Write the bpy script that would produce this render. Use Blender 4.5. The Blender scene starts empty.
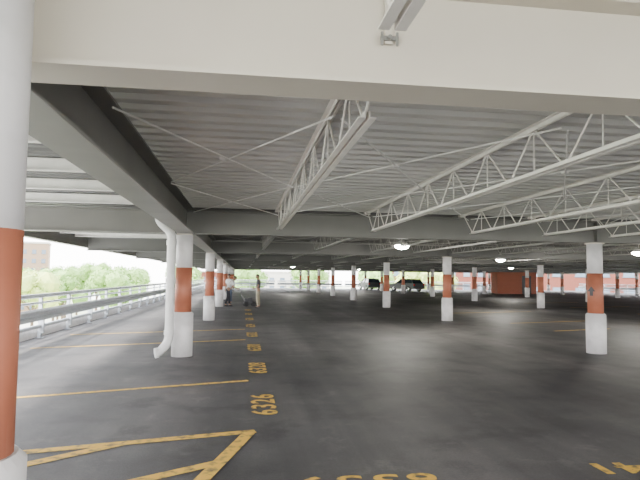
import bpy, bmesh, math, random
from mathutils import Vector, Matrix, Euler
random.seed(7)
C = bpy.context.scene.collection
rad = math.radians

# ------------------------------------------------------------------ materials
def mat(name, col, rough=0.6, metal=0.0, col2=None, scale=5.0, detail=4.0, bump=0.0, bscale=60.0, lo=0.35, hi=0.65, stretch=(1, 1, 1)):
    m = bpy.data.materials.new(name); m.use_nodes = True
    n = m.node_tree.nodes; l = m.node_tree.links
    b = n['Principled BSDF']
    b.inputs['Base Color'].default_value = (*col, 1)
    b.inputs['Roughness'].default_value = rough
    b.inputs['Metallic'].default_value = metal
    tc = n.new('ShaderNodeTexCoord'); mp = n.new('ShaderNodeMapping')
    l.new(tc.outputs['Object'], mp.inputs['Vector']); mp.inputs['Scale'].default_value = stretch
    if col2 is None:
        col2 = tuple(c * 0.88 for c in col)
    nz = n.new('ShaderNodeTexNoise'); nz.inputs['Scale'].default_value = scale; nz.inputs['Detail'].default_value = detail
    rp = n.new('ShaderNodeValToRGB')
    rp.color_ramp.elements[0].position = lo; rp.color_ramp.elements[1].position = hi
    rp.color_ramp.elements[0].color = (*col, 1); rp.color_ramp.elements[1].color = (*col2, 1)
    l.new(mp.outputs['Vector'], nz.inputs['Vector']); l.new(nz.outputs['Fac'], rp.inputs['Fac'])
    l.new(rp.outputs['Color'], b.inputs['Base Color'])
    if bump > 0:
        nb = n.new('ShaderNodeTexNoise'); nb.inputs['Scale'].default_value = bscale; nb.inputs['Detail'].default_value = 3
        bp = n.new('ShaderNodeBump'); bp.inputs['Strength'].default_value = bump; bp.inputs['Distance'].default_value = 0.01
        l.new(mp.outputs['Vector'], nb.inputs['Vector']); l.new(nb.outputs['Fac'], bp.inputs['Height']); l.new(bp.outputs['Normal'], b.inputs['Normal'])
    return m

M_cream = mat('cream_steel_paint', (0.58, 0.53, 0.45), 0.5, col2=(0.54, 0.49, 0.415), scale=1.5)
M_midshade = mat('half_shaded_cream_paint', (0.17, 0.162, 0.148), 0.5, scale=1.5)  # cream paint darkened: interior shade put into the colour
M_farshade = mat('shaded_steel_paint', (0.095, 0.092, 0.086), 0.5, scale=1.5)  # darkest girder copy, colour carries the shade of the far bays
M_greybeam = mat('darkened_steel_paint', (0.22, 0.215, 0.20), 0.5, scale=1.5)  # long girder tone lowered so its colour holds the web's shade
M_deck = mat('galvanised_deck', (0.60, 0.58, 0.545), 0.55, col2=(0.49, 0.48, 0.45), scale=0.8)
M_deckshade = mat('shaded_galvanised_deck', (0.15, 0.147, 0.14), 0.6, col2=(0.11, 0.108, 0.103), scale=0.5)  # same deck in a darker colour, painting in shade towards the back
M_deck2 = mat('galvanised_deck_shade', (0.17, 0.168, 0.16), 0.55, col2=(0.13, 0.13, 0.125), scale=0.8)  # shaded copy of the deck, dark gaps between purlins painted in
M_white = mat('white_paint', (0.68, 0.66, 0.66), 0.5, col2=(0.56, 0.545, 0.54), scale=5, lo=0.45, hi=0.75)
M_orange = mat('terracotta_paint', (0.42, 0.14, 0.078), 0.55, col2=(0.35, 0.115, 0.064), scale=3)
M_pipe = mat('pipe_paint', (0.68, 0.67, 0.66), 0.4)
M_galv = mat('galvanised_rail', (0.50, 0.53, 0.57), 0.5, 0.1, scale=8)
M_conc = mat('concrete', (0.55, 0.54, 0.51), 0.85, col2=(0.42, 0.41, 0.39), scale=2, bump=0.2)
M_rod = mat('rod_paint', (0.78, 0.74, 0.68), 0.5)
M_rodshade = mat('shaded_rod_paint', (0.24, 0.23, 0.215), 0.5)  # rod paint darkened to paint in shade beyond the first bay
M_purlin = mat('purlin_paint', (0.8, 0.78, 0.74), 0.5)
M_dark = mat('dark_metal', (0.05, 0.05, 0.055), 0.5)
M_rubber = mat('rubber', (0.02, 0.02, 0.02), 0.8)
M_glass = mat('dark_glass', (0.03, 0.04, 0.05), 0.08)
M_skin = mat('skin', (0.36, 0.21, 0.14), 0.55)
M_hair = mat('hair', (0.03, 0.02, 0.015), 0.7)
M_black = mat('dark_cloth', (0.03, 0.032, 0.04), 0.9)
M_grey = mat('grey_cloth', (0.09, 0.09, 0.10), 0.9)
M_tan = mat('khaki_cloth', (0.33, 0.29, 0.21), 0.9)
M_shirtw = mat('white_cloth', (0.6, 0.6, 0.6), 0.9)
M_denim = mat('denim', (0.08, 0.11, 0.17), 0.9)
M_bark = mat('bark', (0.12, 0.085, 0.06), 0.9, scale=12)
M_leafA = mat('leaf_green', (0.22, 0.36, 0.09), 0.7, col2=(0.15, 0.28, 0.06), scale=1.0)
M_leafB = mat('leaf_light', (0.44, 0.50, 0.13), 0.7, col2=(0.29, 0.39, 0.10), scale=1.0)
M_red = mat('red_lens', (0.5, 0.02, 0.02), 0.2)
M_chrome = mat('chrome', (0.6, 0.6, 0.62), 0.15, 0.9)
M_ground = mat('city_ground', (0.34, 0.38, 0.24), 0.9, col2=(0.55, 0.55, 0.52), scale=0.02, lo=0.45, hi=0.55)

def brick(name, c1, c2, mortar, sc=3.0):
    m = bpy.data.materials.new(name); m.use_nodes = True
    n = m.node_tree.nodes; l = m.node_tree.links; b = n['Principled BSDF']; b.inputs['Roughness'].default_value = 0.9
    tc = n.new('ShaderNodeTexCoord'); sp = n.new('ShaderNodeSeparateXYZ'); cb = n.new('ShaderNodeCombineXYZ'); ad = n.new('ShaderNodeMath'); ad.operation = 'ADD'
    l.new(tc.outputs['Object'], sp.inputs[0]); l.new(sp.outputs[0], ad.inputs[0]); l.new(sp.outputs[1], ad.inputs[1])
    l.new(ad.outputs[0], cb.inputs[0]); l.new(sp.outputs[2], cb.inputs[1])
    t = n.new('ShaderNodeTexBrick'); t.inputs['Scale'].default_value = sc
    t.inputs['Color1'].default_value = (*c1, 1); t.inputs['Color2'].default_value = (*c2, 1); t.inputs['Mortar'].default_value = (*mortar, 1)
    l.new(cb.outputs[0], t.inputs['Vector']); l.new(t.outputs['Color'], b.inputs['Base Color'])
    return m
M_brick = brick('red_brick', (0.11, 0.022, 0.011), (0.085, 0.018, 0.009), (0.10, 0.04, 0.028))
M_brick2 = brick('stair_brick', (0.34, 0.095, 0.05), (0.28, 0.075, 0.04), (0.32, 0.18, 0.13))
M_tanbrick = brick('tan_brick', (0.26, 0.17, 0.11), (0.22, 0.145, 0.095), (0.28, 0.21, 0.15))
M_palewall = mat('pale_wall', (0.4, 0.38, 0.34), 0.9)
M_winglass = mat('window_glass', (0.10, 0.13, 0.17), 0.1)
M_blue = mat('blue_panel', (0.05, 0.13, 0.3), 0.5)

# asphalt
M_asph = bpy.data.materials.new('asphalt'); M_asph.use_nodes = True
n = M_asph.node_tree.nodes; l = M_asph.node_tree.links; b = n['Principled BSDF']
tc = n.new('ShaderNodeTexCoord')
def noise(scale, detail, st=(1, 1, 1), rough=0.6):
    mp = n.new('ShaderNodeMapping'); mp.inputs['Scale'].default_value = st
    l.new(tc.outputs['Object'], mp.inputs['Vector'])
    z = n.new('ShaderNodeTexNoise'); z.inputs['Scale'].default_value = scale; z.inputs['Detail'].default_value = detail; z.inputs['Roughness'].default_value = rough
    l.new(mp.outputs['Vector'], z.inputs['Vector']); return z
def ramp(src, p0, p1, c0, c1):
    r = n.new('ShaderNodeValToRGB'); r.color_ramp.elements[0].position = p0; r.color_ramp.elements[1].position = p1
    r.color_ramp.elements[0].color = c0; r.color_ramp.elements[1].color = c1; l.new(src.outputs['Fac'], r.inputs['Fac']); return r
def mixc(a, bb, fac, mode='MULTIPLY'):
    m = n.new('ShaderNodeMixRGB'); m.blend_type = mode; m.inputs['Fac'].default_value = fac
    l.new(a, m.inputs['Color1']); l.new(bb, m.inputs['Color2']); return m
r1 = ramp(noise(0.22, 7), 0.38, 0.62, (0.044, 0.043, 0.047, 1), (0.112, 0.107, 0.108, 1))
r2 = ramp(noise(0.5, 5, (1.6, 0.10, 1)), 0.38, 0.65, (0.62, 0.62, 0.63, 1), (1.4, 1.37, 1.32, 1))
r3 = ramp(noise(45, 3), 0.3, 0.7, (0.8, 0.8, 0.8, 1), (1.25, 1.25, 1.25, 1))
r4 = ramp(noise(1.3, 6), 0.52, 0.62, (1, 1, 1, 1), (0.52, 0.52, 0.54, 1))
r5 = ramp(noise(2.6, 6, (1, 1, 1), 0.7), 0.54, 0.68, (1, 1, 1, 1), (1.9, 1.84, 1.78, 1))
m1 = mixc(r1.outputs[0], r2.outputs[0], 0.9); m2 = mixc(m1.outputs[0], r3.outputs[0], 0.8); m3 = mixc(m2.outputs[0], r4.outputs[0], 0.9); m3 = mixc(m3.outputs[0], r5.outputs[0], 0.8)
l.new(m3.outputs[0], b.inputs['Base Color']); b.inputs['Roughness'].default_value = 0.6
bp = n.new('ShaderNodeBump'); bp.inputs['Strength'].default_value = 0.35; bp.inputs['Distance'].default_value = 0.01
nb = noise(90, 2); l.new(nb.outputs['Fac'], bp.inputs['Height']); l.new(bp.outputs['Normal'], b.inputs['Normal'])

M_yellow = mat('worn_yellow_paint', (0.80, 0.49, 0.07), 0.7, col2=(0.20, 0.15, 0.08), scale=11, detail=9, lo=0.49, hi=0.69)
M_lens = bpy.data.materials.new('lamp_lens'); M_lens.use_nodes = True
nb = M_lens.node_tree.nodes['Principled BSDF']; nb.inputs['Emission Color'].default_value = (1, 0.97, 0.86, 1); nb.inputs['Emission Strength'].default_value = 250
nzz = M_lens.node_tree.nodes.new('ShaderNodeTexNoise'); M_lens.node_tree.links.new(nzz.outputs['Color'], nb.inputs['Base Color'])

# ------------------------------------------------------------------ helpers
def tag(o, label, cat, group=None, kind=None):
    o['label'] = label
    if cat: o['category'] = cat
    if group: o['group'] = group
    if kind: o['kind'] = kind
    return o

def mk(name, bm, m, parent=None, loc=(0, 0, 0), rot=(0, 0, 0), smooth=False):
    bmesh.ops.recalc_face_normals(bm, faces=bm.faces)
    me = bpy.data.meshes.new(name); bm.to_mesh(me); bm.free()
    if smooth:
        for p in me.polygons: p.use_smooth = True
    if isinstance(m, (list, tuple)):
        for x in m: me.materials.append(x)
    else: me.materials.append(m)
    o = bpy.data.objects.new(name, me); o.location = loc; o.rotation_euler = rot
    C.objects.link(o)
    if parent: o.parent = parent
    return o

def empty(name, loc=(0, 0, 0), rot=(0, 0, 0)):
    o = bpy.data.objects.new(name, None); o.empty_display_size = 0.1; o.location = loc; o.rotation_euler = rot
    C.objects.link(o); return o

def box(bm, x0, x1, y0, y1, z0, z1, mi=0):
    vs = [bm.verts.new(p) for p in [(x0, y0, z0), (x1, y0, z0), (x1, y1, z0), (x0, y1, z0), (x0, y0, z1), (x1, y0, z1), (x1, y1, z1), (x0, y1, z1)]]
    for f in [(0, 3, 2, 1), (4, 5, 6, 7), (0, 1, 5, 4), (1, 2, 6, 5), (2, 3, 7, 6), (3, 0, 4, 7)]:
        fc = bm.faces.new([vs[i] for i in f]); fc.material_index = mi

def rod(bm, p, q, r, seg=8, r2=None):
    p = Vector(p); q = Vector(q); d = q - p
    if r2 is None: r2 = r
    M = Matrix.Translation((p + q) / 2) @ d.to_track_quat('Z', 'Y').to_matrix().to_4x4()
    bmesh.ops.create_cone(bm, cap_ends=True, segments=seg, radius1=r, radius2=r2, depth=d.length, matrix=M)

def prism(bm, pts, a0, a1, axis='Y'):
    def P(u, v, a): return (u, a, v) if axis == 'Y' else (a, u, v)
    A = [bm.verts.new(P(u, v, a0)) for u, v in pts]; B = [bm.verts.new(P(u, v, a1)) for u, v in pts]
    k = len(pts)
    bm.faces.new(A); bm.faces.new(B[::-1])
    for i in range(k): bm.faces.new([A[i], B[i], B[(i + 1) % k], A[(i + 1) % k]])

def copy_thing(root, loc, rot=None, scale=None):
    n = root.copy(); C.objects.link(n); n.location = loc
    if rot is not None: n.rotation_euler = rot
    if scale is not None: n.scale = scale
    def rec(src, dst):
        for ch in src.children:
            c = ch.copy(); C.objects.link(c); c.parent = dst
            rec(ch, c)
    rec(root, n)
    return n

H = 1.65
SX = 9.22
XR = [-1.2 + SX * i for i in range(6)]
Y0, S = 2.5, 9.4
NY = 9
YR = [Y0 + S * i for i in range(NY)]
XL, XE = -5.35, 50.0
YB, YE = -14.0, YR[-1] + 3
GB, GT = 2.51, 3.0
YDS = -4.0

def vis(x, y): return x < 0.80 * y + 3.0

# ------------------------------------------------------------------ floor, walls
bm = bmesh.new(); box(bm, XL, XE, YB, YE, -0.45, 0)
o = mk('floor', bm, M_asph); tag(o, 'dark grey worn asphalt parking deck surface', 'floor', kind='structure')
bm = bmesh.new(); box(bm, XL + 0.3, XL + 0.6, YB, YE, -9, -0.45)
tag(mk('wall_left', bm, M_conc), 'concrete wall carrying the parking deck', 'wall', kind='structure')
bm = bmesh.new(); box(bm, XL + 0.6, XE, YE - 0.6, YE - 0.3, -9, -0.45)
tag(mk('wall_back', bm, M_conc), 'concrete wall carrying the parking deck', 'wall', kind='structure')
bm = bmesh.new(); box(bm, XE - 0.6, XE - 0.3, YB, YE - 0.6, -9, -0.45)
tag(mk('wall_right', bm, M_conc), 'concrete wall carrying the parking deck', 'wall', kind='structure')
bm = bmesh.new(); box(bm, -500, 600, -300, 800, -9.4, -9)
tag(mk('ground', bm, M_ground), 'pale ground and streets below the parking deck', 'ground', kind='structure')

YDE = YE - 1.0
def deck(x0, x1, ya, yb, m, name, lab, p=0.27, dz=0.08):
    bm = bmesh.new(); prof = []; y = ya; k = round((yb - ya) / p); p = (yb - ya) / k
    for i in range(k):
        prof += [(y, 3.07), (y + p * .41, 3.07), (y + p * .5, 3.07 + dz), (y + p * .91, 3.07 + dz)]
        y += p
    prof.append((yb, 3.07))
    A = [bm.verts.new((x0, a, b_)) for a, b_ in prof]; B = [bm.verts.new((x1, a, b_)) for a, b_ in prof]
    for i in range(len(prof) - 1): bm.faces.new([A[i], B[i], B[i + 1], A[i + 1]])
    bm.faces.new([bm.verts.new(q) for q in [(x0, ya, 3.19), (x1, ya, 3.19), (x1, yb, 3.19), (x0, yb, 3.19)]])
    tag(mk(name, bm, m), lab, 'ceiling', kind='structure')
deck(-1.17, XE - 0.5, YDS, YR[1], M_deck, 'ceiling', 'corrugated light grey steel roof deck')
deck(-1.17, XE - 0.5, YR[1], YDE, M_deckshade, 'ceiling', 'corrugated steel roof deck deeper in the garage, shade put into its colour')
deck(-5.95, -1.17, YDS, YDE, M_deck2, 'ceiling', 'corrugated steel roof deck over the edge bay, coloured darker as shade', 0.3, 0.1)

# ------------------------------------------------------------------ columns
def cyl(bm, r, z0, z1, seg=28):
    rod(bm, (0, 0, z0), (0, 0, z1), r, seg)
def make_column(BZ, top, label):
    col = empty('column')
    bm = bmesh.new(); cyl(bm, 0.215, 0, BZ - 0.03); rod(bm, (0, 0, BZ - 0.03), (0, 0, BZ), 0.215, 28, 0.185)
    o = mk('concrete_base', bm, M_white, col); o['label'] = 'white painted concrete encasement'
    bm = bmesh.new(); cyl(bm, 0.17, BZ, 1.81); o = mk('painted_band', bm, M_orange, col); o['label'] = 'terracotta painted band'
    bm = bmesh.new(); cyl(bm, 0.168, 1.81, top - 0.03); mk('upper_shaft', bm, M_white, col)
    for p_ in col.children:
        for f in p_.data.polygons: f.use_smooth = abs(f.normal.z) < 0.5
    bm = bmesh.new(); box(bm, -0.15, 0.15, -0.15, 0.15, top - 0.03, top - 0.002); mk('cap_plate', bm, M_cream, col)
    tag(col, label, 'column', 'parking garage columns'); return col
c0 = make_column(1.0, 3.065, 'round column rising to the roof deck beside the girder, terracotta band'); c0.location = (-0.98, 2.19, 0)
col = make_column(0.90, GB, 'round steel column painted white with terracotta band'); col.location = (XR[0], YR[1], 0)
for i, x in enumerate(XR):
    for j, y in enumerate(YR):
        if (i, j) in ((0, 0), (0, 1)) or not (vis(x, y) or (i, j) == (1, 0)): continue
        copy_thing(col, (x, y, 0), (0, 0, random.uniform(-0.02, 0.02)))

sg = empty('column_sign', (XR[1] - 0.18 * 0.86, YR[1] - 0.18 * 0.51, 1.40), (0, 0, rad(-59)))
bm = bmesh.new()
pts = [(-0.09, 0.0), (0.0, 0.11), (0.09, 0.0), (0.035, 0.0), (0.035, -0.10), (-0.035, -0.10), (-0.035, 0.0)]
prism(bm, pts, -0.012, 0.0)
mk('plate', bm, M_dark, sg)
tag(sg, 'small dark arrow marker on the column band', 'sign')

# ------------------------------------------------------------------ girders
def ibeam(bm, L, w, d, tf=0.022, tw=0.016, stiff=()):
    box(bm, -w / 2, w / 2, 0, L, 0, tf); box(bm, -w / 2, w / 2, 0, L, d - tf, d); box(bm, -tw / 2, tw / 2, 0, L, tf, d - tf)
    for s in stiff: box(bm, -w / 2 + 0.01, w / 2 - 0.01, s - 0.008, s + 0.008, tf, d - tf)
Lc = XE - 0.6 + 5.6
def cross(m, y, lab):
    bm = bmesh.new(); ibeam(bm, Lc, 0.26, GT - GB, stiff=[4.4 + SX * i for i in range(6)])
    o = mk('cross_girder', bm, m, None, (-5.6, y, GB), (0, 0, -math.pi / 2)); tag(o, lab, 'steel beam', 'cross girders'); return o
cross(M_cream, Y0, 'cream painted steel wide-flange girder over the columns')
cross(M_midshade, YR[1], 'steel wide-flange girder over the columns, colour darkened as shade')
cg = cross(M_farshade, YR[2], 'steel wide-flange girder over the columns, colour darkened as depth shade')
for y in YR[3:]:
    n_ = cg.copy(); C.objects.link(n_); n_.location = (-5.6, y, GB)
bm = bmesh.new(); ibeam(bm, S - 0.27, 0.33, GT - GB)
lg = mk('long_girder', bm, M_greybeam, None, (-1.17, Y0 + 0.135, GB))
tag(lg, 'grey-white steel girder running along the column row, colour darkened as shade', 'steel beam', 'long girders')
for j in range(1, NY - 1):
    n_ = lg.copy(); C.objects.link(n_); n_.location = (-1.17, YR[j] + 0.135, GB)
bm = bmesh.new(); ibeam(bm, YDE - YDS - 0.3, 0.2, 0.42)
tag(mk('edge_beam', bm, M_midshade, None, (-5.72, YDS + 0.15, 2.62)), 'cream steel fascia beam along the open roof edge', 'steel beam')
bm = bmesh.new(); ibeam(bm, 4.2, 0.10, 0.15, 0.014, 0.01)
pu = mk('purlin', bm, M_purlin, None, (-5.6, Y0 + S / 6, 2.91), (0, 0, -math.pi / 2))
tag(pu, 'small white steel purlin under the roof deck', 'steel beam', 'cantilever purlins')
for j in range(0, NY - 1):
    for k in range(1, 6):
        if j == 0 and k == 1: continue
        n_ = pu.copy(); C.objects.link(n_); n_.location = (-5.6, YR[j] + S / 6 * k, 2.91)

# ------------------------------------------------------------------ open web joists
JB = 2.60
def angle(bm, y0, y1, z, up, w=0.045, t=0.007, gap=0.02):
    for s in (-1, 1):
        xa, xb = sorted((s * gap / 2, s * (gap / 2 + w)))
        if up:
            box(bm, xa, xb, y0, y1, z, z + t)
            xc, xd = sorted((s * gap / 2, s * (gap / 2 + t))); box(bm, xc, xd, y0, y1, z + t, z + w)
        else:
            box(bm, xa, xb, y0, y1, z - t, z)
            xc, xd = sorted((s * gap / 2, s * (gap / 2 + t))); box(bm, xc, xd, y0, y1, z - w, z - t)
def make_joist(L, e0=0.55, e1=0.6, pn=1.0, m=None):
    m = m or M_rod
    r = empty('roof_joist')
    bm = bmesh.new(); angle(bm, e0, L - e1, 0, True); mk('bottom_chord', bm, m, r)
    bm = bmesh.new(); angle(bm, 0.0, L, 0.465, False)
    box(bm, -0.06, 0.06, 0.0, 0.14, 0.403, 0.458); box(bm, -0.06, 0.06, L - 0.14, L, 0.403, 0.458)
    mk('top_chord', bm, m, r)
    bm = bmesh.new()
    a0 = e0 + 0.08; k = max(3, round((L - 1.2) / pn)); pw = (L - a0 - e1) / k
    zb, zt = 0.02, 0.445
    rod(bm, (0, 0.16, zt), (0, a0, zb), 0.010, 6); rod(bm, (0, L - 0.16, zt), (0, L - e1 - 0.05, zb), 0.010, 6)
    for i in range(k):
        a = a0 + pw * i
        rod(bm, (0, a + 0.03, zb), (0, a + pw / 2, zt), 0.009, 6); rod(bm, (0, a + pw / 2, zt), (0, a + pw - 0.03, zb), 0.009, 6)
        rod(bm, (0, a + pw / 2, zt), (0, a + pw / 2, zb), 0.006, 6)
    mk('web', bm, m, r)
    tag(r, 'white open-web steel roof joist under the deck' if m is M_rod else 'open-web steel roof joist deeper in the garage, colour darkened as shade', 'roof joist', 'open web roof joists')
    return r
JX = []
for i in range(5):
    for dx in (1.92, 3.85, 6.0, 7.65): JX.append(XR[i] + dx)
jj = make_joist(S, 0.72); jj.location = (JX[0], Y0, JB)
jk = make_joist(S, 0.72, m=M_rodshade); jk.location = (JX[0], YR[1], JB)
for j in range(NY - 1):
    for k, x in enumerate(JX + XR[1:-1]):
        if j < 2 and k == 0: continue
        if not vis(x, YR[j + 1]): continue
        copy_thing(jj if j == 0 else jk, (x, YR[j], JB))
jf = make_joist(Y0 - YDS - 0.2, e1=0.46); jf.location = (JX[0] - 0.17, YDS + 0.2, JB)
for x in JX[1:6]: copy_thing(jf, (x, YDS + 0.2, JB))

def brace(w, y0, y1, x0=0.03):
    bm = bmesh.new()
    rod(bm, (x0, y0, 0), (w - 0.03, y1, 0), 0.009, 6); rod(bm, (x0, y1, 0.02), (w - 0.03, y0, 0.02), 0.009, 6)
    box(bm, w / 2 - 0.03, w / 2 + 0.03, (y0 + y1) / 2 - 0.03, (y0 + y1) / 2 + 0.03, -0.005, 0.025)
    return bm
edges_x = sorted(JX + XR)
for j in range(5):
    for a, b_ in zip(edges_x[:-1], edges_x[1:]):
        if not vis(a, YR[j + 1]) or a > 20: continue
        for (y0, y1) in ((1.8, 5.3), (5.3, 8.9)):
            o = mk('cross_brace', brace(b_ - a, y0, y1, 0.21 if a == XR[0] else 0.03), M_purlin if j == 0 else M_rodshade, None, (a, YR[j], 2.90))
            tag(o, 'thin white crossed steel bracing rods between joists', 'bracing rods', 'roof cross bracing')
for j in range(7):
    for i in range(4):
        if not vis(XR[i], YR[j]) or (j == 0): continue
        bm = bmesh.new(); box(bm, 0.25, SX - 0.1, -0.015, 0.015, 0, 0.005); box(bm, 0.25, SX - 0.1, 0.011, 0.015, 0.005, 0.03)
        o = mk('bridging_angle', bm, M_rodshade, None, (XR[i], YR[j] + S * 0.5, JB + 0.052))
        tag(o, 'thin white steel bridging angle tying the joists', 'steel angle', 'joist bridging')

hb = empty('pipe_hanger', (0.65, Y0 - 0.02, 2.735))
bm = bmesh.new(); box(bm, -0.018, 0.018, -0.012, 0.005, 0.0, 0.24); mk('plate', bm, M_cream, hb)
bm = bmesh.new()
box(bm, -0.04, 0.045, -0.024, -0.012, 0.012, 0.032)
for sx in (-0.033, 0.038): rod(bm, (sx, -0.02, -0.012), (sx, -0.02, 0.05), 0.007, 8)
rod(bm, (0.0, -0.04, 0.022), (0.0, -0.01, 0.022), 0.011, 8); mk('hook', bm, M_greybeam, hb)
tag(hb, 'small white steel hanger clip on the girder web', 'bracket')

# ------------------------------------------------------------------ downspout
dp = empty('downspout', (-1.43, YR[1] - 0.28, 0))
raw = [(-0.26, -0.05, 3.0), (-0.26, -0.05, 2.74), (0, 0, 2.50), (0, 0, 0.32), (-0.16, -0.08, 0.13), (-0.24, -0.11, 0.11)]
pts = [Vector(raw[0])]
for i in range(1, len(raw) - 1):
    a, b_, c = Vector(raw[i - 1]), Vector(raw[i]), Vector(raw[i + 1])
    d = min(0.12, (b_ - a).length * .45, (c - b_).length * .45)
    s = b_ + (a - b_).normalized() * d; e = b_ + (c - b_).normalized() * d
    for k in range(6):
        t = k / 5; pts.append((1 - t) ** 2 * s + 2 * t * (1 - t) * b_ + t * t * e)
pts.append(Vector(raw[-1]))
cu = bpy.data.curves.new('p', 'CURVE'); cu.dimensions = '3D'; cu.bevel_depth = 0.088; cu.bevel_resolution = 5; cu.use_fill_caps = True
sp = cu.splines.new('POLY'); sp.points.add(len(pts) - 1)
for q, pt in zip(sp.points, pts): q.co = (*pt, 1)
tmp = bpy.data.objects.new('tmp', cu); C.objects.link(tmp)
bpy.context.view_layer.update()
me = bpy.data.meshes.new_from_object(tmp.evaluated_get(bpy.context.evaluated_depsgraph_get()))
bpy.data.objects.remove(tmp)
me.materials.clear(); me.materials.append(M_pipe)
for f in me.polygons: f.use_smooth = True
o = bpy.data.objects.new('pipe', me); C.objects.link(o); o.parent = dp
for z in (2.26, 1.5, 0.46):
    bm = bmesh.new(); rod(bm, (0, 0, z), (0, 0, z + 0.09), 0.104, 20); mk('coupling', bm, M_pipe, dp)
bm = bmesh.new(); rod(bm, (-0.26, -0.05, 2.82), (-0.26, -0.05, 2.94), 0.125, 20); mk('drain_bowl', bm, M_pipe, dp)
bm = bmesh.new(); rod(bm, (-0.19, -0.09, 0.118), (-0.25, -0.112, 0.108), 0.102, 20); mk('pipe_end', bm, M_pipe, dp)
tag(dp, 'white painted drain pipe beside the column with angled foot', 'drain pipe')

# ------------------------------------------------------------------ guardrails
def make_rail(L):
    r = empty('guardrail')
    npost = 4
    for k in range(npost):
        y = L / npost * (k + 0.5)
        bm = bmesh.new(); box(bm, -0.04, 0.04, y - 0.045, y + 0.045, 0, 1.08); box(bm, -0.09, 0.09, y - 0.09, y + 0.09, 0, 0.014)
        box(bm, 0.04, 0.10, y - 0.04, y + 0.04, 0.12, 0.74); mk('post', bm, M_galv, r)
    w = [(0.10, 0.0), (0.16, 0.04), (0.16, 0.09), (0.10, 0.13), (0.10, 0.17), (0.16, 0.21), (0.16, 0.26), (0.10, 0.30)]
    bm = bmesh.new(); ww = [(x, z + 0.46) for x, z in w]; w2 = [(x - 0.008, z) for x, z in ww]
    prism(bm, ww + w2[::-1], 0.0, L); mk('barrier_beam', bm, M_galv, r)
    for z, rr in ((1.08, 0.055), (0.9, 0.03), (0.30, 0.05)):
        bm = bmesh.new(); rod(bm, (0, 0, z), (0, L, z), rr, 10); mk('rail_pipe', bm, M_galv, r)
    tag(r, 'blue-grey steel guardrail with posts, pipes and corrugated barrier beam', 'guardrail', 'deck edge guardrails')
    return r
gr = make_rail(S); gr.location = (XL + 0.2, YR[0], 0)
for j in range(1, NY - 1): copy_thing(gr, (XL + 0.2, YR[j], 0))
for i in range(5):
    copy_thing(gr, (XL + 0.55 + 9.8 * i + S, YE - 0.2, 0), (0, 0, math.pi / 2))
for j in range(4, NY - 1): copy_thing(gr, (XE - 0.2, YR[j] + S, 0), (0, 0, math.pi))
bm = bmesh.new(); box(bm, XL - 0.12, XL + 0.08, -5, YE, -0.02, 0.26); box(bm, XL - 0.9, XL - 0.12, -5, YE, -0.3, -0.02)
tag(mk('curb', bm, M_white), 'pale concrete curb and ledge along the deck edge', 'curb')

# ------------------------------------------------------------------ painted marks
def stripe(p, q, w=0.1):
    p = Vector(p); q = Vector(q); d = (q - p).normalized(); nn = Vector((-d.y, d.x)) * w / 2
    bm = bmesh.new(); L = (q - p).length; k = max(1, int(L / 0.25))
    e = 0.004
    for s0, s1 in [(a / k, (a + 1) / k) for a in range(k)]:
        a = p + (q - p) * s0; c = p + (q - p) * s1
        bm.faces.new([bm.verts.new((*(a - nn), e)), bm.verts.new((*(c - nn), e)), bm.verts.new((*(c + nn), e)), bm.verts.new((*(a + nn), e))])
    bmesh.ops.remove_doubles(bm, verts=bm.verts, dist=1e-5)
    o = mk('parking_line', bm, M_yellow); tag(o, 'worn yellow painted stall line on asphalt', 'road marking', 'yellow stall lines'); return o
for y in (9.05, 14.8, 17.7):
    stripe((0.12, y), (-4.6, y - 4.72 * 0.33), 0.1)
h = empty('hatched_marking')
def hst(p, q, w=0.13):
    o = stripe(p, q, w); o.name = 'stripe'; o.parent = h
    for k in ('label', 'category', 'group'): del o[k]
    o.location.z += random.uniform(0, 0.001)
hst((0.17, 6.12), (-4.6, 4.98)); hst((0.12, 6.12), (-0.72, 3.27)); hst((-1.12, 5.81), (-3.0, 4.32)); hst((-0.16, 5.15), (-1.7, 4.2))
tag(h, 'yellow painted hatched no-parking triangle on asphalt', 'road marking')
for (a, b_) in [((10, 17.0), (12.5, 17.8)), ((10, 20), (14.8, 21.5)), ((10, 25.8), (14.8, 27.3)), ((19.5, 25.6), (24.5, 27.1)), ((19.5, 31.4), (24.5, 32.9)), ((19.5, 37), (24.5, 38.5))]:
    stripe(a, b_, 0.11)

def number(s, loc, rz, length=1.15, height=0.32, sp=1.15):
    cu = bpy.data.curves.new('t', 'FONT'); cu.body = s; cu.size = 1; cu.offset = 0.02; cu.space_character = sp
    t = bpy.data.objects.new('t', cu); C.objects.link(t); bpy.context.view_layer.update()
    me = bpy.data.meshes.new_from_object(t.evaluated_get(bpy.context.evaluated_depsgraph_get())); bpy.data.objects.remove(t)
    xs = [v.co.x for v in me.vertices]; ys = [v.co.y for v in me.vertices]
    cx, cy = (min(xs) + max(xs)) / 2, (min(ys) + max(ys)) / 2; sx = length / (max(xs) - min(xs)); sy = height / (max(ys) - min(ys))
    for v in me.vertices: v.co = ((v.co.x - cx) * sx, (v.co.y - cy) * sy, 0)
    me.materials.clear(); me.materials.append(M_yellow)
    o = bpy.data.objects.new('stall_number', me); C.objects.link(o); o.location = (*loc, 0.005); o.rotation_euler = (0, 0, rz)
    tag(o, 'yellow painted stall number %s on asphalt' % s, 'road marking', 'stall numbers'); return o
for k in range(8):
    number(str(6326 + 2 * k), (0.30, 7.4 + 2.9 * k), math.pi / 2)
number('6339', (1.05, 4.56), math.pi, 1.16, 0.28); number('6341', (3.62, 4.64), math.pi, 1.0, 0.28, 1.0)

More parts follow.
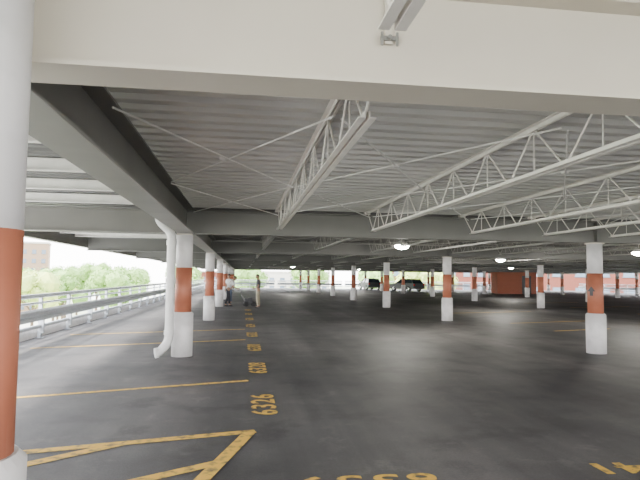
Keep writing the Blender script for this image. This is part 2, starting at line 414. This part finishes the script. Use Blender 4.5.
# ------------------------------------------------------------------ lamps
lamp = empty('ceiling_lamp', (4.9, 16.9, 0))
bm = bmesh.new(); rod(bm, (0, 0, 2.82), (0, 0, 3.07), 0.012, 8); mk('stem', bm, M_rod, lamp)
bm = bmesh.new(); rod(bm, (0, 0, 2.66), (0, 0, 2.82), 0.24, 24, 0.09); mk('housing', bm, M_white, lamp, smooth=False)
bm = bmesh.new(); bmesh.ops.create_uvsphere(bm, u_segments=20, v_segments=10, radius=0.22)
for v in bm.verts: v.co.z = v.co.z * 0.5 + 2.65 if v.co.z < 0 else 2.655
mk('lens', bm, M_lens, lamp, smooth=True)
tag(lamp, 'lit round white ceiling lamp hanging from the deck', 'lamp', 'garage ceiling lamps')
LP = [(4.9, 16.9), (13.2, 27.4), (13.9, 18.1), (4.9, 55), (22.6, 45), (13.4, 64)]
for q in LP[1:]: copy_thing(lamp, (*q, 0))
for q in LP:
    ld = bpy.data.lights.new('lamp_light', 'POINT'); ld.energy = 150; ld.color = (1, 0.95, 0.84); ld.shadow_soft_size = 0.15
    lo = bpy.data.objects.new('lamp_light', ld); lo.location = (*q, 2.35); C.objects.link(lo)

# ------------------------------------------------------------------ people
def skin_mesh(vs, es, rs, root=0, sub=1):
    me = bpy.data.meshes.new('s'); me.from_pydata(vs, es, []); o = bpy.data.objects.new('s', me); C.objects.link(o)
    sk = o.modifiers.new('k', 'SKIN'); sk.use_smooth_shade = True
    if not me.skin_vertices: me.skin_vertices.new()
    for i, r in enumerate(rs):
        d = me.skin_vertices[0].data[i]; d.radius = r if isinstance(r, tuple) else (r, r); d.use_root = (i == root)
    ss = o.modifiers.new('u', 'SUBSURF'); ss.levels = sub; ss.render_levels = sub
    bpy.context.view_layer.update()
    out = bpy.data.meshes.new_from_object(o.evaluated_get(bpy.context.evaluated_depsgraph_get()))
    bpy.data.objects.remove(o); return out
def addm(me, name, m, parent):
    me.materials.clear(); me.materials.append(m)
    for f in me.polygons: f.use_smooth = True; f.material_index = 0
    me.name = name; o = bpy.data.objects.new(name, me); C.objects.link(o); o.parent = parent; return o

def person(loc, rz, J, label, shirt, trousers, shorts):
    r = empty('person', loc, (0, 0, rz))
    names = ['pelvis', 'spine', 'chest', 'neck', 'head0']
    V = [J[k] for k in names]; R = [(0.13, 0.10), (0.12, 0.09), (0.15, 0.10), 0.055, 0.05]
    E = [(0, 1), (1, 2), (2, 3), (3, 4)]
    for s in ('l', 'r'):
        b0 = len(V); V += [J['sh' + s], J['el' + s], J['wr' + s], J['ha' + s]]; R += [0.062, 0.043, 0.028, (0.036, 0.022)]
        E += [(2, b0), (b0, b0 + 1), (b0 + 1, b0 + 2), (b0 + 2, b0 + 3)]
        b0 = len(V); V += [J['hp' + s], J['kn' + s], J['an' + s], J['to' + s]]; R += [0.088, 0.058, 0.04, 0.035]
        E += [(0, b0), (b0, b0 + 1), (b0 + 1, b0 + 2), (b0 + 2, b0 + 3)]
    body = skin_mesh(V, E, R, 0, 2)
    bm = bmesh.new(); bm.from_mesh(body)
    hc = Vector(J['head']); fd = Vector(J['face']).normalized(); side = fd.cross(Vector((0, 0, 1))).normalized(); up = side.cross(fd).normalized()
    R3 = Matrix((side, fd, up)).transposed().to_4x4()
    ret = bmesh.ops.create_uvsphere(bm, u_segments=20, v_segments=14, radius=1)
    for v in ret['verts']:
        c = v.co.copy(); zz = c.z; wdt = 0.075 * (1 - 0.18 * max(0, -zz)); c = Vector((c.x * wdt, c.y * (0.098 if zz > -0.3 else 0.09), zz * 0.118))
        v.co = hc + R3.to_3x3() @ c
    for p0, p1, ra, rb in [((0, 0.09, 0.01), (0, 0.118, -0.025), 0.008, 0.014), ((0.07, -0.005, 0.0), (0.085, -0.012, 0.0), 0.026, 0.022), ((-0.07, -0.005, 0.0), (-0.085, -0.012, 0.0), 0.026, 0.022), ((-0.02, 0.088, -0.06), (0.02, 0.088, -0.06), 0.007, 0.007)]:
        rod(bm, hc + R3.to_3x3() @ Vector(p0), hc + R3.to_3x3() @ Vector(p1), ra, 8, rb)
    for s in ('l', 'r'):
        w = Vector(J['wr' + s]); hnd = Vector(J['ha' + s]); d = (hnd - w).normalized(); a = Vector((1, 0, 0)) if abs(d.x) < 0.7 else Vector((0, 1, 0))
        lat = d.cross(a).normalized(); nrm = d.cross(lat).normalized()
        if nrm.x * hnd.x > 0: nrm = -nrm
        for k, (off, ln) in enumerate([(-0.028, 0.062), (-0.010, 0.078), (0.009, 0.082), (0.027, 0.072)]):
            p0 = hnd + lat * off + d * 0.0; p1 = p0 + d * (ln * 0.5 + 0.02); p2 = p1 + (d * 0.7 + nrm * 0.7).normalized() * ln * 0.5
            rod(bm, p0, p1, 0.0095, 7, 0.0085); rod(bm, p1, p2, 0.0085, 7, 0.007)
        p0 = hnd - d * 0.03 + lat * 0.03; p1 = p0 + (lat * 0.8 + d * 0.6).normalized() * 0.035; p2 = p1 + (d + nrm * 0.3).normalized() * 0.03
        rod(bm, p0, p1, 0.012, 7, 0.010); rod(bm, p1, p2, 0.010, 7, 0.008)
    bm.to_mesh(body); bm.free(); addm(body, 'body', M_skin, r)
    bm = bmesh.new(); ret = bmesh.ops.create_uvsphere(bm, u_segments=20, v_segments=12, radius=1)
    bmesh.ops.delete(bm, geom=[v for v in bm.verts if v.co.z < -0.15 or (v.co.y > 0.55 and v.co.z < 0.5)], context='VERTS')
    for v in bm.verts: v.co = hc + R3.to_3x3() @ Vector((v.co.x * 0.083, v.co.y * 0.106, v.co.z * 0.128))
    hm = bpy.data.meshes.new('hair'); bm.to_mesh(hm); bm.free(); addm(hm, 'hair', M_hair, r)
    for sx in (-1, 1):
        bm = bmesh.new(); bmesh.ops.create_uvsphere(bm, u_segments=8, v_segments=6, radius=0.011, matrix=Matrix.Translation(hc + R3.to_3x3() @ Vector((sx * 0.03, 0.088, 0.005)))); mk('eye', bm, M_dark, r, smooth=True)
    L = lambda a, b_, t: tuple(Vector(J[a]).lerp(Vector(J[b_]), t))
    V = [J['pelvis'], J['spine'], J['chest'], L('chest', 'neck', 0.75)]; R = [(0.155, 0.125), (0.145, 0.112), (0.172, 0.122), 0.075]; E = [(0, 1), (1, 2), (2, 3)]
    for s in ('l', 'r'):
        b0 = len(V); V += [J['sh' + s], L('sh' + s, 'el' + s, 0.75)]; R += [0.078, 0.068]; E += [(2, b0), (b0, b0 + 1)]
    addm(skin_mesh(V, E, R, 0, 2), 'shirt', shirt, r)
    V = [L('pelvis', 'spine', 0.25), J['pelvis']]; R = [(0.145, 0.118), (0.15, 0.122)]; E = [(0, 1)]
    for s in ('l', 'r'):
        b0 = len(V)
        if shorts: V += [J['hp' + s], L('kn' + s, 'hp' + s, 0.12)]; R += [0.105, 0.09]; E += [(1, b0), (b0, b0 + 1)]
        else: V += [J['hp' + s], J['kn' + s], L('an' + s, 'kn' + s, 0.08)]; R += [0.105, 0.078, 0.062]; E += [(1, b0), (b0, b0 + 1), (b0 + 1, b0 + 2)]
    addm(skin_mesh(V, E, R, 1, 2), 'shorts' if shorts else 'trousers', trousers, r)
    for s in ('l', 'r'):
        a = Vector(J['an' + s]); t = Vector(J['to' + s])
        a2 = Vector((a.x, a.y, 0.055)); hl = a2 + (a2 - Vector((t.x, t.y, 0.055))).normalized() * 0.05
        addm(skin_mesh([tuple(hl), tuple(a2), (t.x, t.y, 0.045), tuple(Vector((t.x, t.y, 0.04)) + (Vector((t.x, t.y, 0)) - Vector((a.x, a.y, 0))).normalized() * 0.05), (a.x, a.y, 0.1)], [(0, 1), (1, 2), (2, 3), (1, 4)], [(0.045, 0.05), (0.05, 0.053), (0.05, 0.043), (0.035, 0.035), 0.048], 1, 1), 'shoe', M_dark, r)
    tag(r, label, 'person'); return r

stand = dict(pelvis=(0, 0, 0.95), spine=(0, 0.0, 1.12), chest=(0, -0.01, 1.33), neck=(0, 0.0, 1.48), head0=(0, 0.03, 1.57), head=(0, 0.045, 1.635), face=(0, 1, -0.2),
    shl=(-0.18, -0.01, 1.41), ell=(-0.23, -0.04, 1.12), wrl=(-0.2, 0.16, 1.0), hal=(-0.16, 0.24, 1.02), shr=(0.18, -0.01, 1.41), elr=(0.24, -0.05, 1.12), wrr=(0.23, 0.05, 0.87), har=(0.22, 0.08, 0.79),
    hpl=(-0.09, 0, 0.90), knl=(-0.11, 0.03, 0.5), anl=(-0.12, -0.02, 0.09), tol=(-0.14, 0.12, 0.05), hpr=(0.09, 0, 0.90), knr=(0.10, 0.0, 0.5), anr=(0.11, -0.06, 0.09), tor=(0.13, 0.08, 0.05))
lean = dict(pelvis=(0, -0.1, 0.93), spine=(0, -0.03, 1.09), chest=(0, 0.10, 1.27), neck=(0, 0.19, 1.40), head0=(0, 0.24, 1.47), head=(0, 0.27, 1.53), face=(0, 1, -0.5),
    shl=(-0.18, 0.13, 1.34), ell=(-0.22, 0.15, 1.05), wrl=(-0.15, 0.37, 0.97), hal=(-0.13, 0.44, 0.96), shr=(0.18, 0.13, 1.34), elr=(0.22, 0.15, 1.05), wrr=(0.15, 0.37, 0.97), har=(0.13, 0.44, 0.96),
    hpl=(-0.09, -0.1, 0.88), knl=(-0.11, 0.0, 0.49), anl=(-0.12, 0.0, 0.09), tol=(-0.14, 0.14, 0.05), hpr=(0.09, -0.1, 0.88), knr=(0.10, -0.12, 0.49), anr=(0.11, -0.26, 0.09), tor=(0.13, -0.12, 0.05))
person((0.84, 29.6, 0), rad(80), stand, 'standing person in grey t-shirt and khaki trousers', M_grey, M_tan, False)
PX, PY = -0.66, 31.0
person((PX, PY, 0), rad(-80), lean, 'person in white t-shirt and dark trousers pushing a machine', M_shirtw, M_black, False)
person((-0.75, 33.6, 0), rad(150), stand, 'person in pale shirt and jeans standing by column', M_shirtw, M_denim, False)
sm = empty('line_marking_machine', (PX + 1.06, PY + 0.19, 0), (0, 0, rad(-80)))
bm = bmesh.new(); box(bm, -0.2, 0.2, -0.3, 0.3, 0.16, 0.22); rod(bm, (0, 0.05, 0.22), (0, 0.05, 0.48), 0.13, 18); box(bm, -0.12, 0.12, -0.28, -0.1, 0.22, 0.42); mk('frame', bm, M_dark, sm)
for x, y in ((-0.23, -0.2), (0.23, -0.2), (-0.23, 0.24), (0.23, 0.24)):
    bm = bmesh.new(); rod(bm, (x - 0.03, y, 0.13), (x + 0.03, y, 0.13), 0.13, 20); rod(bm, (x - 0.035, y, 0.13), (x + 0.035, y, 0.13), 0.05, 12); mk('wheel', bm, M_rubber, sm)
bm = bmesh.new()
for x in (-0.13, 0.13): rod(bm, (x, -0.28, 0.2), (x, -0.52, 0.95), 0.014, 8)
rod(bm, (-0.2, -0.52, 0.95), (0.2, -0.52, 0.95), 0.014, 8); mk('handle', bm, M_chrome, sm)
tag(sm, 'small dark wheeled machine with push handle on asphalt', 'machine')

# ------------------------------------------------------------------ vehicles
def car(loc, rz, paint, label):
    r = empty('car', loc, (0, 0, rz))
    bm = bmesh.new()
    prof = [(-2.25, 0.35), (-2.3, 0.6), (-2.25, 0.98), (-1.0, 1.02), (1.0, 1.0), (2.1, 0.86), (2.3, 0.7), (2.28, 0.35), (1.85, 0.3), (1.75, 0.55), (1.4, 0.7), (1.05, 0.55), (0.95, 0.28), (-0.95, 0.28), (-1.05, 0.55), (-1.4, 0.7), (-1.75, 0.55), (-1.85, 0.3)]
    A = [bm.verts.new((-0.9, a, b_)) for a, b_ in prof]; B = [bm.verts.new((0.9, a, b_)) for a, b_ in prof]
    bm.faces.new(A); bm.faces.new(B[::-1])
    for i in range(len(prof)): bm.faces.new([A[i], B[i], B[(i + 1) % len(prof)], A[(i + 1) % len(prof)]])
    g = [(-2.1, 0.98, 0.84), (-1.75, 1.50, 0.68), (0.2, 1.54, 0.68), (1.0, 1.0, 0.84)]
    box(bm, -0.68, 0.68, -1.75, 0.2, 1.50, 1.55)
    for s in (-1, 1):
        for a, b_ in ((g[0], g[1]), (g[3], g[2]), ((-0.4, 1.0, 0.85), (-0.45, 1.52, 0.69))):
            rod(bm, (s * a[2], a[0], a[1]), (s * b_[2], b_[0], b_[1]), 0.045, 6)
    mk('body', bm, paint, r)
    bm = bmesh.new()
    A = [bm.verts.new((-q[2] + 0.01, q[0], q[1] - 0.02)) for q in g]; B = [bm.verts.new((q[2] - 0.01, q[0], q[1] - 0.02)) for q in g]
    bm.faces.new(A); bm.faces.new(B[::-1])
    for i in range(4): bm.faces.new([A[i], B[i], B[(i + 1) % 4], A[(i + 1) % 4]])
    mk('window', bm, M_glass, r)
    for x in (-0.8, 0.8):
        for y in (-1.4, 1.4):
            bm = bmesh.new(); rod(bm, (x - 0.11, y, 0.34), (x + 0.11, y, 0.34), 0.34, 24); w = mk('wheel', bm, M_rubber, r)
            bm = bmesh.new(); rod(bm, (x - 0.12, y, 0.34), (x + 0.12, y, 0.34), 0.2, 12); mk('hub', bm, M_chrome, w)
        bm = bmesh.new(); box(bm, x * 0.85 - 0.15, x * 0.85 + 0.15, 2.2, 2.31, 0.62, 0.76); mk('headlight', bm, M_chrome, r)
        bm = bmesh.new(); box(bm, x * 0.98 - 0.1, x * 0.98 + 0.1, -2.31, -2.22, 0.7, 0.95); mk('taillight', bm, M_red, r)
    bm = bmesh.new(); box(bm, -0.88, 0.88, 2.25, 2.36, 0.35, 0.52); box(bm, -0.88, 0.88, -2.37, -2.28, 0.35, 0.52); mk('bumper', bm, M_dark, r)
    tag(r, label, 'car'); return r
P1 = mat('dark_car_paint', (0.03, 0.035, 0.04), 0.35)
car((20.3, 68, 0), rad(25), P1, 'dark parked car on the covered deck')
car((17.2, 75, 0), rad(5), P1, 'black parked car near the far railing')

se = empty('stair_enclosure', (31.4, 62, 0), (0, 0, rad(-12)))
bm = bmesh.new(); box(bm, -2.2, 2.2, -1.5, 1.5, 0, 2.42); box(bm, -2.28, 2.28, -1.58, 1.58, 2.36, 2.46); mk('brick_walls', bm, M_brick2, se)
bm = bmesh.new(); box(bm, 0.6, 1.6, -1.55, -1.49, 0, 2.05); box(bm, 1.45, 1.5, -1.6, -1.55, 0.95, 1.05); mk('door', bm, M_dark, se)
tag(se, 'red brick stair enclosure with dark door on the deck', 'stair enclosure')

# ------------------------------------------------------------------ outside
def building(loc, rz, w, d, hgt, wall, label, cols, rows, glass=M_winglass, cat='building', trim=M_palewall):
    r = empty('building', loc, (0, 0, rz))
    bm = bmesh.new(); box(bm, -w / 2, w / 2, 0, d, 0, hgt); mk('facade', bm, wall, r)
    bm = bmesh.new(); box(bm, -w / 2 - 0.2, w / 2 + 0.2, -0.2, d + 0.2, hgt, hgt + 0.5); mk('parapet', bm, trim, r)
    cw = w / cols; ch = (hgt - 1.0) / rows
    bm = bmesh.new(); box(bm, -cw * 0.22, cw * 0.22, -0.08, 0.05, 0, ch * 0.42); box(bm, -cw * 0.26, cw * 0.26, -0.14, -0.0, -0.12, 0.0)
    w0 = mk('window', bm, glass, r, (-w / 2 + cw / 2, 0, 0.8))
    for i in range(cols):
        for j in range(rows):
            if i == 0 and j == 0: continue
            n_ = w0.copy(); C.objects.link(n_); n_.parent = r; n_.location = (-w / 2 + cw * (i + 0.5), 0, 0.8 + ch * j)
    tag(r, label, cat); return r
building((-60, 165, -9), rad(15), 12, 10, 19, M_tanbrick, 'tall tan brick apartment building beyond the trees', 5, 7)
building((68, 88, -9), rad(-38), 46, 15, 15, M_brick, 'long red brick building with pale parapet', 12, 4)
building((56, 150, -9), rad(-20), 46, 15, 15, M_brick, 'red brick building beyond the deck railing', 12, 4)
building((16, 200, -9), rad(-6), 30, 15, 12, M_palewall, 'pale low building beyond the deck', 8, 4)
building((-12, 215, -9), rad(0), 24, 15, 12, M_brick, 'low red brick building beyond the deck', 8, 4)
building((96, 52, -9), rad(-62), 30, 12, 14, M_brick, 'red brick building with blue windows', 10, 3, glass=M_blue)

def leafmesh(seed):
    rnd = random.Random(seed); bm = bmesh.new()
    blobs = [((rnd.uniform(-2.2, 2.2), rnd.uniform(-2.2, 2.2), rnd.uniform(6.0, 10.6)), rnd.uniform(1.1, 2.0)) for _ in range(12)] + [((0, 0, 9.3), 2.2)]
    for c, r in blobs:
        ret = bmesh.ops.create_icosphere(bm, subdivisions=2, radius=r * 0.85, matrix=Matrix.Translation(c))
        for v in ret['verts']: v.co += Vector((rnd.uniform(-.25, .25), rnd.uniform(-.25, .25), rnd.uniform(-.25, .25)))
        for _ in range(170):
            d = Vector((rnd.gauss(0, 1), rnd.gauss(0, 1), rnd.gauss(0, 1))).normalized()
            p = Vector(c) + d * r * rnd.uniform(0.85, 1.12); u = d.orthogonal().normalized(); w = d.cross(u)
            u = (u + d * rnd.uniform(-.8, .8)).normalized(); s = rnd.uniform(0.12, 0.28)
            bm.faces.new([bm.verts.new(p + u * s), bm.verts.new(p + w * s * .6), bm.verts.new(p - u * s), bm.verts.new(p - w * s * .6)])
    return bm
def tree(seed, m):
    r = empty('tree')
    bm = bmesh.new(); rod(bm, (0, 0, 0), (0.1, 0, 6.5), 0.28, 10, 0.16)
    for k in range(5):
        a = k * 1.26; rod(bm, (0.08, 0, 4.2 + 0.3 * k), (math.cos(a) * 1.6, math.sin(a) * 1.6, 7.2), 0.1, 6, 0.04)
    mk('trunk', bm, M_bark, r); bm = leafmesh(seed)
    mk('foliage', bm, m, r); tag(r, 'leafy green deciduous tree beside the parking structure', 'tree', 'street trees'); return r
T0 = [tree(1, M_leafA), tree(2, M_leafB), tree(3, M_leafA)]
cand = []
for k in range(400):
    y = random.uniform(75, 210); ratio = random.uniform(0.15, 0.37); cand.append((-y * ratio - 4, y))
spots = []
def ok(x, y): return all((x - a) ** 2 + (y - b_) ** 2 > 90 for a, b_ in spots)
for q in [(-10, 104), (31, 100), (1, 104), (22, 101), (12, 106), (41, 112), (27, 112)]:
    if ok(*q): spots.append(q)
for q in cand:
    if len(spots) < 46 and ok(*q) and not (-76 < q[0] < -46 and 154 < q[1]): spots.append(q)
for k, (x, y) in enumerate(spots):
    sc = random.uniform(1.05, 1.2) if k < 7 else random.uniform(0.92, 1.1); t = T0[k % 3]
    if k < 3: t.location = (x, y, -9); t.scale = (sc,) * 3
    else: copy_thing(t, (x, y, -9), (0, 0, random.uniform(0, 6)), (sc, sc, sc))

# ------------------------------------------------------------------ world, sun, camera
w = bpy.data.worlds.new('World'); bpy.context.scene.world = w; w.use_nodes = True
n = w.node_tree.nodes; l = w.node_tree.links; bg = n['Background']
tc = n.new('ShaderNodeTexCoord'); sx = n.new('ShaderNodeSeparateXYZ'); rp = n.new('ShaderNodeValToRGB')
rp.color_ramp.elements[0].position = 0.0; rp.color_ramp.elements[0].color = (1, 0.98, 0.95, 1)
rp.color_ramp.elements[1].position = 0.6; rp.color_ramp.elements[1].color = (0.86, 0.91, 1, 1)
l.new(tc.outputs['Generated'], sx.inputs[0]); l.new(sx.outputs[2], rp.inputs['Fac']); l.new(rp.outputs['Color'], bg.inputs['Color'])
bg.inputs['Strength'].default_value = 15.0
sd = bpy.data.lights.new('sun', 'SUN'); sd.energy = 26; sd.angle = rad(6); sd.color = (1, 0.96, 0.9)
so = bpy.data.objects.new('sun', sd); so.rotation_euler = (rad(10), rad(-50), 0); C.objects.link(so)

cam = bpy.data.cameras.new('camera'); cam.sensor_width = 36; cam.lens = 560 / 640 * 36; cam.clip_end = 2000
co = bpy.data.objects.new('camera', cam); C.objects.link(co)
R = Matrix.Rotation(rad(-7.83), 4, 'Z') @ Matrix.Rotation(rad(93.78), 4, 'X') @ Matrix.Rotation(rad(0.7), 4, 'Z')
co.matrix_world = Matrix.Translation((0, 0, H)) @ R
bpy.context.scene.camera = co
